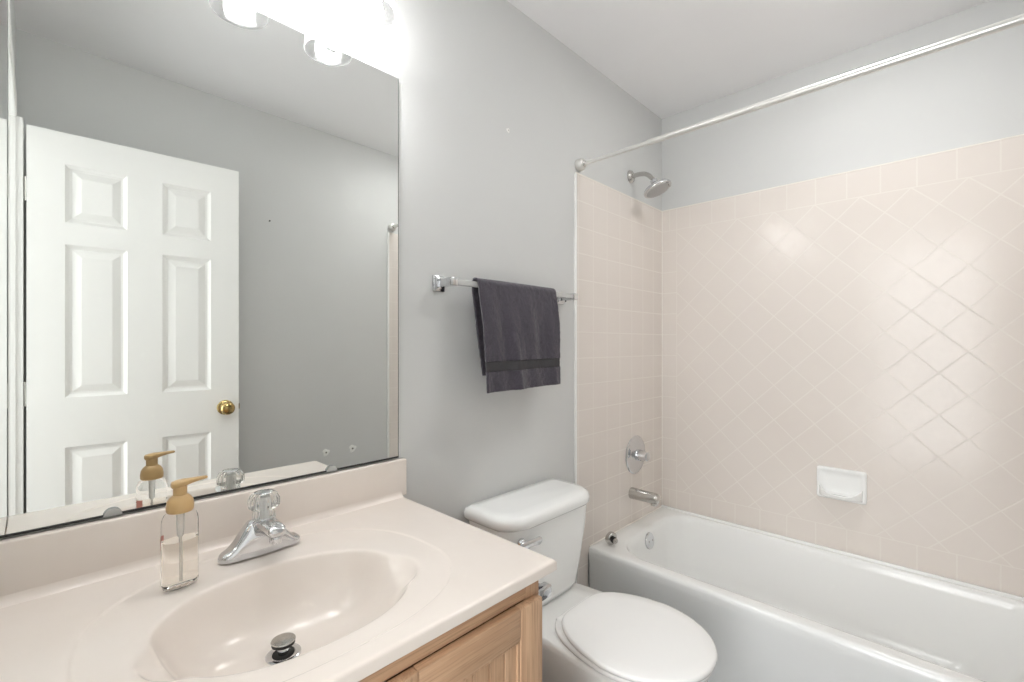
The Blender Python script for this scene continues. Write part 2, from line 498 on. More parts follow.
# ------------------------------------------------------------------ vanity top with integral basin
CXR, CYF, CTH = 0.7145, -0.568, 0.022
BCX, BCY = 0.305, -0.335
def sm_max(a, b, k):
    h = max(0.0, min(1.0, 0.5 + 0.5 * (a - b) / k)); return b + (a - b) * h + k * h * (1 - h)
def sstep(a, b, x):
    t = max(0.0, min(1.0, (x - a) / (b - a))); return t * t * (3 - 2 * t)
DRAIN = (0.301, -0.288)
def basin_parts(x, y):
    """fill distances (1 at the middle, 0 at the rim, negative outside) of the main bowl and of the end ledges"""
    t1 = 1 - (abs((x - BCX) / 0.193) ** 2.25 + abs((y - BCY) / 0.153) ** 2.25) ** (1 / 2.25)
    t2 = max(1 - math.hypot((x - (BCX + sx * 0.150)) / 0.064, (y + 0.358) / 0.066) for sx in (-1, 1))
    return t1, t2
def ring_t(x, y):
    bb = 0.262 if y > BCY else 0.196
    return 1 - (abs((x - BCX) / 0.276) ** 2.4 + abs((y - BCY) / bb) ** 2.4) ** (1 / 2.4)
def softplus(t, k): return k * math.log1p(math.exp(min(60, t / k)))
def basin_depth(x, y):
    d = 0.0016 * sstep(-0.012, 0.012, ring_t(x, y)) + 0.002 * max(0.0, min(1.0, ring_t(x, y) / 0.3))
    t1, t2 = basin_parts(x, y)
    a = max(0.0, softplus(t1, 0.014)); b = max(0.0, softplus(t2, 0.045))
    f = sstep(-0.5, 0.9, (BCY - y) / 0.153)          # the wall towards the front edge leans back more
    k = 0.17 + 0.26 * f
    main = 0.118 * (1 - math.exp(-a / k)) / (1 - math.exp(-1 / k))
    lobe = 0.030 * (1 - math.exp(-b / 0.22))
    return d + sm_max(main, lobe, 0.006)
def vanity_top():
    t = thing('vanity_countertop', 'beige cultured marble vanity top with integral oval sink on the oak cabinet', 'countertop', loc=(0.34, -0.28, CT - CTH))
    bm = bmesh.new()
    x0, x1, y0, y1 = XL + 0.006, CXR, CYF, -0.001
    rb = 0.006
    angs = [2 * PI * i / 480 for i in range(480)] + [math.atan2(yy - BCY, xx - BCX) % (2 * PI) for xx in (x0, x1) for yy in (y0, y1)]
    angs = sorted(angs)
    rho_in = [0.03, 0.1, 0.2, 0.3, 0.4, 0.5, 0.58, 0.65, 0.71, 0.76, 0.80, 0.835, 0.865, 0.89, 0.91, 0.93, 0.945, 0.958, 0.968, 0.977, 0.985, 0.992, 0.998]
    rho_mid = [1.004, 1.010, 1.017, 1.026, 1.038, 1.055, 1.08]
    cols = []
    for th in angs:
        c, sn = math.cos(th), math.sin(th)
        lo, hi = 0.02, 0.35
        for _ in range(40):
            md = (lo + hi) / 2
            if max(basin_parts(BCX + c * md, BCY + sn * md)) > 0: lo = md
            else: hi = md
        Rr = lo
        edge = min([q for q in ((x1 - BCX) / c if c > 1e-9 else 9, (x0 - BCX) / c if c < -1e-9 else 9, (y1 - BCY) / sn if sn > 1e-9 else 9, (y0 - BCY) / sn if sn < -1e-9 else 9)])
        rr = [k * Rr for k in rho_in] + [min(k * Rr, edge * 0.97) for k in rho_mid]
        r0 = rr[-1]
        lo, hi = 0.1, 0.6
        for _ in range(40):
            md = (lo + hi) / 2
            if ring_t(BCX + c * md, BCY + sn * md) > 0: lo = md
            else: hi = md
        end = edge - 0.0075; Q = min(lo, end - 0.012)
        rr += [r0 + (Q * 0.984 - r0) * k for k in (0.15, 0.3, 0.45, 0.6, 0.75, 0.88)] + [Q * k for k in (0.984, 0.990, 0.996, 1.002, 1.008, 1.014)]
        r1 = max(Q * 1.014, rr[-1]); rr = [min(q, end - 0.001) for q in rr]
        r1 = rr[-1]; rr += [r1 + (end - r1) * k for k in (0.2, 0.4, 0.6, 0.8, 0.95)]
        col = []
        for r in rr + [edge]:
            col.append((BCX + c * r, BCY + sn * r))
        # rounded outer edge: rings just inside the boundary
        col = col[:-1] + [(BCX + c * (edge - q), BCY + sn * (edge - q)) for q in (0.006, 0.0045, 0.003, 0.0018, 0.0008, 0.0)]
        cols.append(col)
    def height(x, y):
        z = CT - basin_depth(x, y); e = min(x1 - x, y - y0)
        if e < rb:
            e = max(0.0, e); z -= rb - math.sqrt(max(0, rb * rb - (rb - e) ** 2))
        return z
    vs = [[bm.verts.new((x, y, height(x, y))) for x, y in col] for col in cols]
    n = len(vs)
    cv = bm.verts.new((BCX, BCY, height(BCX, BCY)))
    for i in range(n):
        p, q = vs[i], vs[(i + 1) % n]
        bm.faces.new((cv, p[0], q[0]))
        for k in range(len(p) - 1): bm.faces.new((p[k], p[k + 1], q[k + 1], q[k]))
    low = [bm.verts.new((c[-1].co.x, c[-1].co.y, CT - CTH)) for c in vs]
    ins = [bm.verts.new((min(max(v.co.x, x0 + 0.05), x1 - 0.06), min(max(v.co.y, y0 + 0.05), y1 - 0.05), CT - CTH)) for v in low]
    for i in range(n):
        k = (i + 1) % n
        bm.faces.new((vs[i][-1], low[i], low[k], vs[k][-1]))
        bm.faces.new((low[i], ins[i], ins[k], low[k]))
    part('counter_with_sink', bm, M['marble'], t, angle=60)
    # backsplash
    b = bx(XL + 0.006, 0.7275, -0.0215, -0.0005, CT - 0.001, 0.909, 0.004, seg=3)
    part('backsplash', b, M['marble'], t)
    # cove between splash and deck
    b = bmesh.new(); n = 6; R = 0.014
    prof = [(-0.0215 - R * (1 - math.sin(PI / 2 * k / n)), CT - 0.0025 + (R + 0.0025) * (1 - math.cos(PI / 2 * k / n)) ) for k in range(n + 1)]
    prof = [(-0.021 - R, CT - 0.006)] + prof[0:] + [(-0.020, CT + R), (-0.020, CT - 0.006)]
    rings(b, [[Vector((x, py, pz)) for py, pz in prof] for x in (XL + 0.0065, CXR - 0.004)])
    part('cove', b, M['marble'], t)
    # drain
    zd = CT - basin_depth(*DRAIN)
    d = part('drain', lathe(bmesh.new(), [(0.0285, -0.002), (0.0285, 0.0015), (0.025, 0.0030), (0.0195, 0.0018), (0.0185, -0.001)], (DRAIN[0], DRAIN[1], zd), (0, 0, 1), 40), M['chrome'], t, label='round chrome drain flange with raised pop-up stopper')
    part('drain_hole', lathe(bmesh.new(), [(0.0180, 0.0010), (0.0180, 0.0022)], (DRAIN[0], DRAIN[1], zd), (0, 0, 1), 32), M['rubber'], d)
    part('stopper_stem', lathe(bmesh.new(), [(0.0085, 0.002), (0.0105, 0.012), (0.0085, 0.020)], (DRAIN[0], DRAIN[1], zd), (0, 0, 1), 24), M['chrome'], d)
    part('stopper_seal', lathe(bmesh.new(), [(0.0150, 0.0170), (0.0188, 0.0185), (0.0188, 0.0225), (0.0165, 0.0235)], (DRAIN[0], DRAIN[1], zd), (0, 0, 1), 36), M['rubber'], d)
    part('stopper_cap', lathe(bmesh.new(), [(0.0185, 0.0232), (0.0200, 0.0245), (0.0190, 0.0262), (0.012, 0.0275), (0.001, 0.0278)], (DRAIN[0], DRAIN[1], zd), (0, 0, 1), 40), M['dull_chrome'], d)
vanity_top()

# ------------------------------------------------------------------ vanity cabinet
def cabinet():
    x0, x1, yf, zt = XL + 0.002, 0.686, -0.546, CT - CTH - 0.0005
    t = thing('vanity_cabinet', 'light oak vanity cabinet with framed doors under the beige sink top', 'cabinet', loc=(0.32, -0.28, 0))
    part('side_panel', bx(x1 - 0.014, x1, yf + 0.019, -0.003, 0.0, zt, 0.0008), M['oak_v'], t, smooth=False)
    part('side_panel', bx(x0, x0 + 0.014, yf + 0.019, -0.003, 0.0, zt, 0.0008), M['oak_v'], t, smooth=False)
    part('floor_panel', bx(x0 + 0.014, x1 - 0.014, yf + 0.02, -0.003, 0.09, 0.105), M['oak_h'], t, smooth=False)
    part('toe_kick', bx(x0 + 0.014, x1 - 0.014, yf + 0.075, yf + 0.088, 0.0, 0.09), M['oak_h'], t, smooth=False)
    # face frame
    W = 0.038; y0, y1 = yf, yf + 0.019
    for xa in (x0, x1 - W): part('frame_stile', bx(xa, xa + W, y0, y1, 0.09, zt, 0.001), M['oak_v'], t, smooth=False)
    for za, zb in ((zt - 0.038, zt), (0.09, 0.125)): part('frame_rail', bx(x0 + W, x1 - W, y0, y1, za, zb, 0.001), M['oak_h'], t, smooth=False)
    # two doors
    dz0, dz1, yd0, yd1 = 0.115, 0.748, yf - 0.0195, yf - 0.0005
    for dx0, dx1 in ((x1 - 0.354, x1 - 0.010), (x0 + 0.010, x1 - 0.360)):
        S = 0.062
        b = bmesh.new()
        box(b, dx0 + 0.010, dx1 - 0.010, yd0 + 0.016, yd1, dz0 + 0.010, dz1 - 0.010)
        d = part('door', b, M['oak_v'], t)
        for xa in (dx0, dx1 - S): part('door_stile', bx(xa, xa + S, yd0, yd1, dz0, dz1, 0.004, 2), M['oak_v'], d)
        for za in (dz1 - 0.058, dz0): part('door_rail', bx(dx0 + S - 0.001, dx1 - S + 0.001, yd0 + 0.0006, yd1, za, za + 0.058, 0.003, 2), M['oak_h'], d)
        # recessed panel of grooved boards
        b = bmesh.new(); px0, px1 = dx0 + S - 0.004, dx1 - S + 0.004; n = 6; pw = (px1 - px0) / n
        pts = []
        for k in range(n):
            a = px0 + k * pw
            pts += [(a, 0.0), (a + 0.0022, -0.003), (a + pw - 0.0022, -0.003)]
        pts += [(px1, 0.0)]
        yb = yd0 + 0.0105
        fr = [[bm2 for bm2 in (b.verts.new((px, yb + py, z)) for px, py in pts)] for z in (dz0 + 0.054, dz1 - 0.054)]
        for k in range(len(pts) - 1): b.faces.new((fr[0][k], fr[0][k + 1], fr[1][k + 1], fr[1][k]))
        bk = [b.verts.new((px, yb + 0.004, z)) for px, z in ((px0, dz0 + 0.054), (px1, dz0 + 0.054), (px1, dz1 - 0.054), (px0, dz1 - 0.054))]
        b.faces.new(bk)
        part('door_panel', b, M['oak_v'], d, smooth=False)
        # moulding step inside the frame
        b = bmesh.new()
        for xa in (dx0 + S, dx1 - S - 0.005): box(b, xa, xa + 0.005, yd0 + 0.003, yd0 + 0.010, dz0 + 0.058, dz1 - 0.058, 0.0015)
        for za in (dz0 + 0.058, dz1 - 0.063): box(b, dx0 + S, dx1 - S, yd0 + 0.003, yd0 + 0.010, za, za + 0.005, 0.0015)
        part('moulding', b, M['oak_v'], d)
cabinet()

# toilet paper holder on the cabinet side
t = thing('toilet_paper_holder', 'small chrome paper holder on the oak cabinet side facing the toilet', 'toilet paper holder', loc=(0.686, -0.47, 0.715))
b = bx(0.6862, 0.692, -0.543, -0.507, 0.705, 0.743, 0.002); part('plate', b, M['chrome'], t)
b = bx(0.692, 0.7400, -0.536, -0.515, 0.712, 0.736, 0.003); part('arm', b, M['chrome'], t)
b = bx(0.6862, 0.692, -0.394, -0.357, 0.705, 0.743, 0.002); part('plate', b, M['chrome'], t)
b = bx(0.692, 0.7400, -0.386, -0.365, 0.712, 0.736, 0.003); part('arm', b, M['chrome'], t)
part('roller', tube(bmesh.new(), [(0.729, -0.515, 0.724), (0.729, -0.386, 0.724)], 0.0075, 18), M['dull_chrome'], t)

# ------------------------------------------------------------------ faucet
def faucet():
    cx, cy, z0 = 0.3225, -0.105, CT - 0.0005
    t = thing('sink_faucet', 'chrome centreset sink faucet with one clear fluted knob on the beige deck', 'faucet', loc=(cx, cy, z0))
    # base plate + riser: sections along x, each a rounded arch
    b = bmesh.new(); secs = []
    L = 0.0775
    def prof_h(s):  # height along the base
        a = abs(s)
        core = 0.050 * (1 - sstep(0.22, 0.86, a)) ** 1.05
        return 0.016 * math.sqrt(max(0.0, 1 - max(0, (a - 0.80) / 0.2) ** 2)) + core
    def half_w(s):
        a = abs(s); return (0.0255 - 0.004 * sstep(0.15, 0.6, a)) * math.sqrt(max(0.004, 1 - max(0, (a - 0.70) / 0.3) ** 2))
    NS = 56
    for i in range(NS + 1):
        s = -1 + 2 * i / NS
        s = math.copysign(1 - (1 - abs(s)) ** 1.25, s) * 0.9995
        hh = max(0.0008, prof_h(s)); hw = half_w(s); ring = []
        n = 20
        top_w = 0.80 if abs(s) < 0.3 else 0.7
        for k in range(n + 1):
            th = PI * k / n
            c, sn = math.cos(th), math.sin(th)
            ex = 0.55
            px = math.copysign(abs(c) ** ex, c) * hw * (1 - 0.16 * (sn ** 2) * min(1, hh / 0.05))
            ring.append(Vector((cx + s * L, cy + px, z0 + hh * (abs(sn) ** ex))))
        secs.append(ring)
    rings(b, secs)
    part('body', b, M['chrome'], t, angle=50)
    # spout
    b = bmesh.new(); rs = []
    path = [(-0.000, 0.046, 0.020, 0.017), (-0.020, 0.052, 0.0195, 0.016), (-0.045, 0.059, 0.0185, 0.0135), (-0.070, 0.063, 0.0175, 0.0115), (-0.088, 0.0635, 0.0165, 0.0105), (-0.096, 0.062, 0.0135, 0.008), (-0.098, 0.061, 0.008, 0.004)]
    for dy, dz, hw, hh in path:
        ring = []
        for k in range(28):
            th = 2 * PI * k / 28; c, sn = math.cos(th), math.sin(th)
            ring.append(Vector((cx + math.copysign(abs(c) ** 0.6, c) * hw, cy + dy, z0 + dz + math.copysign(abs(sn) ** 0.6, sn) * hh)))
        rs.append(ring)
    rings(b, rs); part('spout', b, M['chrome'], t, angle=50)
    part('aerator', lathe(bmesh.new(), [(0.0105, 0.0), (0.0115, 0.002), (0.0115, 0.014), (0.010, 0.016)], (cx, cy - 0.084, z0 + 0.0405), (0, 0, 1), 30), M['chrome'], t)
    # knob
    kz = z0 + 0.0585
    part('knob_collar', lathe(bmesh.new(), [(0.0205, 0), (0.0205, 0.004), (0.0165, 0.007), (0.0145, 0.014)], (cx, cy - 0.017, kz), (0, 0, 1), 36), M['chrome'], t)
    k = part('knob', lathe(bmesh.new(), [(0.0185, 0.010), (0.0205, 0.012), (0.0190, 0.028), (0.0200, 0.031), (0.0275, 0.036), (0.0285, 0.043), (0.0280, 0.052), (0.0245, 0.060), (0.0175, 0.0655), (0.0165, 0.0635), (0.001, 0.0632)], (cx, cy - 0.017, kz), (0, 0, 1), 96, flute=(16, 0.035)), M['acrylic'], t, label='clear fluted acrylic faucet knob', angle=30)
    part('knob_insert', lathe(bmesh.new(), [(0.0075, 0.012), (0.0075, 0.052), (0.001, 0.0525)], (cx, cy - 0.017, kz), (0, 0, 1), 32), M['seat'], k)
    part('knob_cap', lathe(bmesh.new(), [(0.0155, 0.0638), (0.0160, 0.0648), (0.0140, 0.0662), (0.001, 0.0668)], (cx, cy - 0.017, kz), (0, 0, 1), 36), M['chrome'], k)
faucet()

# ------------------------------------------------------------------ soap bottle
def bottle():
    cx, cy, z0 = 0.177, -0.149, CT - 0.0025
    t = thing('soap_bottle', 'clear foaming soap bottle with a tan pump beside the faucet', 'soap bottle', loc=(cx, cy, z0))
    ang = math.radians(12)
    def oval(prof, m, nm, par, n=48, ex=0.8, label=None, cap1=True):
        b = bmesh.new(); rs = []
        for a, c, h in prof:
            ring = []
            for i in range(n):
                th = 2 * PI * i / n; ct, st = math.cos(th), math.sin(th)
                px = math.copysign(abs(ct) ** ex, ct) * a; py = math.copysign(abs(st) ** ex, st) * c
                ring.append(Vector((cx + px * math.cos(ang) - py * math.sin(ang), cy + px * math.sin(ang) + py * math.cos(ang), z0 + h)))
            rs.append(ring)
        rings(b, rs, True, cap1); return part(nm, b, m, par, label=label, angle=50)
    outer = [(0.026, 0.017, 0.0), (0.031, 0.021, 0.002), (0.0335, 0.0235, 0.008), (0.0335, 0.0235, 0.060), (0.0333, 0.0233, 0.112), (0.0325, 0.0228, 0.121), (0.0295, 0.0215, 0.128), (0.024, 0.020, 0.1325), (0.020, 0.019, 0.135)]
    body = oval(outer, M['bottle'], 'bottle_body', t, label='clear oval plastic bottle')
    liq = [(a - 0.0016, c - 0.0016, h) for a, c, h in [(0.026, 0.017, 0.003), (0.031, 0.021, 0.005), (0.0335, 0.0235, 0.010), (0.0335, 0.0235, 0.060), (0.0333, 0.0234, 0.084)]]
    oval(liq, M['liquid'], 'liquid_soap', body, label='clear soap filling the lower two thirds')
    part('dip_tube', tube(bmesh.new(), [(cx, cy, z0 + 0.010), (cx, cy, z0 + 0.090)], 0.0028, 14), M['tube'], body)
    part('pump_housing', lathe(bmesh.new(), [(0.004, 0.088), (0.0065, 0.092), (0.0075, 0.132)], (cx, cy, z0), (0, 0, 1), 20), M['tube'], body)
    # small pink label on the side facing the mirror
    b = bmesh.new(); vs = []
    for k in range(7):
        u = -0.031 + 0.013 * k / 6; v = 0.0242 * (1 - abs(u / 0.0345) ** 2.5) ** 0.4 + 0.0003
        vs.append([b.verts.new((cx + u * math.cos(ang) - v * math.sin(ang), cy + u * math.sin(ang) + v * math.cos(ang), z0 + h)) for h in (0.068, 0.092)])
    for p, q in zip(vs, vs[1:]): b.faces.new((p[0], q[0], q[1], p[1]))
    part('label', b, M['pink'], body, label='small pink label on the back of the bottle')
    pump = part('pump_collar', lathe(bmesh.new(), [(0.0232, 0.1335), (0.0250, 0.136), (0.0252, 0.144), (0.0235, 0.153), (0.0190, 0.159), (0.0150, 0.162), (0.0135, 0.163)], (cx, cy, z0), (0, 0, 1), 48), M['tan'], t, label='tan domed pump collar')
    part('pump_neck', lathe(bmesh.new(), [(0.0128, 0.160), (0.0128, 0.178), (0.0120, 0.180)], (cx, cy, z0), (0, 0, 1), 40), M['tan'], pump)
    # nozzle head: flat cap reaching out along +x
    b = bmesh.new(); rs = []
    for s, hw, hh, dz in [(-0.0165, 0.004, 0.003, 0.1815), (-0.0145, 0.0105, 0.0055, 0.1815), (-0.006, 0.0145, 0.0065, 0.1822), (0.006, 0.0140, 0.0065, 0.1832), (0.020, 0.0095, 0.0045, 0.1848), (0.035, 0.0070, 0.0032, 0.1860), (0.0475, 0.0058, 0.0026, 0.1866), (0.0500, 0.0040, 0.0016, 0.1866)]:
        ring = []
        for k in range(24):
            th = 2 * PI * k / 24; c, sn = math.cos(th), math.sin(th)
            ring.append(Vector((cx + s, cy + math.copysign(abs(c) ** 0.7, c) * hw, z0 + dz + math.copysign(abs(sn) ** 0.7, sn) * hh)))
        rs.append(ring)
    rings(b, rs); part('nozzle', b, M['tan'], pump, angle=50)
    SCL = Matrix.Diagonal((0.82, 0.82, 0.985, 1))
    for o in [t] + list(t.children): 
        for ch in ([o] if o.type == 'MESH' else []) + (list(o.children) if o is not t else []): ch.data.transform(SCL)
bottle()

# ------------------------------------------------------------------ vanity light above the mirror
def vanity_light():
    xs = (0.124, 0.341, 0.558); p = -0.1195; UP = 0.034
    t = thing('vanity_light', 'three-lamp chrome vanity light with glass shades on the wall above the mirror', 'wall light', loc=(0.341, 0, 2.15))
    part('backplate', bx(0.02, 0.662, -0.022, -0.0005, 2.13 + UP, 2.24 + UP, 0.006), M['chrome'], t)
    for i, x in enumerate(xs):
        a = part('arm', tube(bmesh.new(), smooth_path([(x, -0.018, 2.185 + UP), (x, -0.06, 2.195 + UP), (x, -0.105, 2.185 + UP), (x, p, 2.155 + UP), (x, p, 2.13 + UP)], 8), 0.0085, 18), M['chrome'], t)
        part('socket', lathe(bmesh.new(), [(0.028, 2.108), (0.030, 2.112), (0.030, 2.135), (0.018, 2.145)], (x, p, UP), (0, 0, 1), 36), M['chrome'], a)
        b = bmesh.new()
        prof = [(0.0615, 1.999), (0.0605, 2.006), (0.0585, 2.03), (0.054, 2.06), (0.046, 2.09), (0.034, 2.112)]
        lathe(b, prof, (x, p, UP), (0, 0, 1), 56, False, False)
        s = part('shade', b, M['shade'], t, label='open-bottomed frosted glass bell shade')
        md = s.modifiers.new('thickness', 'SOLIDIFY'); md.thickness = 0.0025
        b = bmesh.new(); R = 0.0305; zc = 2.046
        pr = [(R * math.sin(PI * k / 16), zc - R * math.cos(PI * k / 16)) for k in range(0, 13)] + [(0.0135, 2.085), (0.013, 2.110)]
        pr[0] = (0.0005, zc - R)
        lathe(b, pr, (x, p, UP), (0, 0, 1), 36)
        part('bulb', b, M['bulb_off'] if i == 1 else M['bulb_on'], t, label=None if i != 1 else 'dimmer bulb in the middle shade')
vanity_light()

# added fill light on the ceiling, out of view, brightens the room from above
t = thing('ceiling_fill_light', 'added round white fill light on the ceiling above the tub edge, near the opposite wall', 'ceiling light', loc=(1.64, -0.92, ZC))
part('base_ring', lathe(bmesh.new(), [(0.165, 0.0), (0.168, 0.012), (0.160, 0.022), (0.150, 0.022)], (1.64, -0.92, ZC - 0.0003), (0, 0, -1), 48), M['white_paint'], t)
part('diffuser', lathe(bmesh.new(), [(0.150, 0.022), (0.146, 0.030), (0.120, 0.038), (0.07, 0.042), (0.001, 0.043)], (1.64, -0.92, ZC), (0, 0, -1), 48), bulb_mat('fill_diffuser', DOME_FILL), t)

# ------------------------------------------------------------------ towel bar and towel
BZ, BP = 1.416, -0.070
t = thing('towel_bar', 'chrome towel bar with square posts and a clear bar on the grey wall', 'towel bar', loc=(1.15, 0, BZ))
for x in (0.850, 1.448):
    p_ = part('post', bx(x - 0.010, x + 0.010, -0.062, -0.008, BZ - 0.0125, BZ + 0.0125, 0.003), M['chrome'], t, label='square chrome wall post')
    b = bmesh.new(); box(b, x - 0.0225, x + 0.0225, -0.006, -0.0004, BZ - 0.024, BZ + 0.024, 0.002); box(b, x - 0.017, x + 0.017, -0.012, -0.005, BZ - 0.0185, BZ + 0.0185, 0.003)
    part('wall_plate', b, M['chrome'], p_)
    part('bar_socket', bx(x - 0.0135, x + 0.0135, -0.0815, -0.058, BZ - 0.0125, BZ + 0.0125, 0.003), M['chrome'], p_)
    part('set_screw', tube(bmesh.new(), [(x, -0.03, BZ - 0.017), (x, -0.03, BZ - 0.012)], 0.003, 10), M['dark'], p_)
part('bar', bx(0.852, 1.446, BP - 0.0085, BP + 0.0085, BZ - 0.0085, BZ + 0.0085, 0.002), M['bar_acrylic'], t, label='square clear acrylic bar')

def towel():
    t = thing('hand_towel', 'charcoal terry hand towel folded over the wall towel bar', 'towel', loc=(1.14, BP, BZ))
    x0, x1 = 0.938, 1.314
    R = 0.0180
    NXT = 110
    def path(s, front_len, back_len):
        """s: metres from the back hem; returns (y offset from bar centre, z offset)"""
        arc = PI * R
        if s < back_len: return (R, -(back_len - s))
        if s < back_len + arc:
            a = (s - back_len) / R; return (R * math.cos(a), R * math.sin(a))
        return (-R, -(s - back_len - arc))
    FL, BL = 0.330, 0.285
    total = FL + BL + PI * R
    NS = 150
    bm = bmesh.new(); grid = []
    for j in range(NS + 1):
        s = total * j / NS; row = []
        front = s > BL + PI * R
        for i in range(NXT + 1):
            u = i / NXT
            yo, zo = path(s, FL, BL)
            drop = max(0.0, -zo)
            x = x0 + (x1 - x0) * u
            # a little taper towards the hem on the left, folds that open up downwards
            if front:
                x += (1 - u) * 0.014 * min(1, drop / 0.32) - u * 0.004 * min(1, drop / 0.3)
                k = min(1.0, drop / 0.12)
                f = (0.0045 * math.sin(u * 13.0 + 0.7 + drop * 5) + 0.0028 * math.sin(u * 27 - 1.2 - drop * 7)) * k
                f += 0.0095 * math.exp(-((u - 0.30 - 0.25 * drop) / 0.045) ** 2) * min(1, drop / 0.2)
                f -= 0.006 * math.exp(-((u - 0.80 - 0.15 * drop) / 0.06) ** 2) * k
                yo -= 0.010 * k + f + 0.012 * drop / 0.33
                if drop > 0.0:
                    zo += 0.004 * math.sin(u * PI) * 0 + 0.006 * (u - 0.5) * min(1, drop / 0.3)
            else:
                x += (1 - u) * 0.055 * (min(1, drop / 0.3)) + 0.004 * (1 if yo > 0.01 else 0)
                k = min(1.0, drop / 0.15)
                yo += 0.002 * math.sin(u * 15 + 2) * k + 0.010 * k * 0.4
                yo += -0.000
            n = noise.noise(Vector((x * 60, s * 60, 3.1)))
            n2 = noise.noise(Vector((x * 210, s * 210, 7.7)))
            yo += (0.0016 * n + 0.0014 * n2) * (1 if abs(yo) > 0.015 else 0.6)
            zo += 0.0007 * n2
            row.append(bm.verts.new((x, BP + yo, BZ + zo)))
        grid.append(row)
    bands = []
    band = bmesh.new()
    def in_band(s):
        d = s - BL - PI * R
        return 0.234 < d < 0.268
    for j in range(NS):
        smid = total * (j + 0.5) / NS
        for i in range(NXT):
            q = (grid[j][i], grid[j][i + 1], grid[j + 1][i + 1], grid[j + 1][i])
            if in_band(smid):
                vv = [band.verts.new(v.co + Vector((0, 0.0008, 0))) for v in q]
                band.faces.new(vv)
            else: bm.faces.new(q)
    loose = [v for v in bm.verts if not v.link_faces]
    bmesh.ops.delete(bm, geom=loose, context='VERTS')
    bmesh.ops.remove_doubles(band, verts=band.verts[:], dist=1e-5)
    a = part('terry_cloth', bm, M['towel'], t, angle=180)
    m = a.modifiers.new('thickness', 'SOLIDIFY'); m.thickness = 0.007; m.offset = 0
    c = part('woven_band', band, M['band'], t, label='flat woven band near the hem', angle=180)
    m = c.modifiers.new('thickness', 'SOLIDIFY'); m.thickness = 0.0045; m.offset = 0
towel()

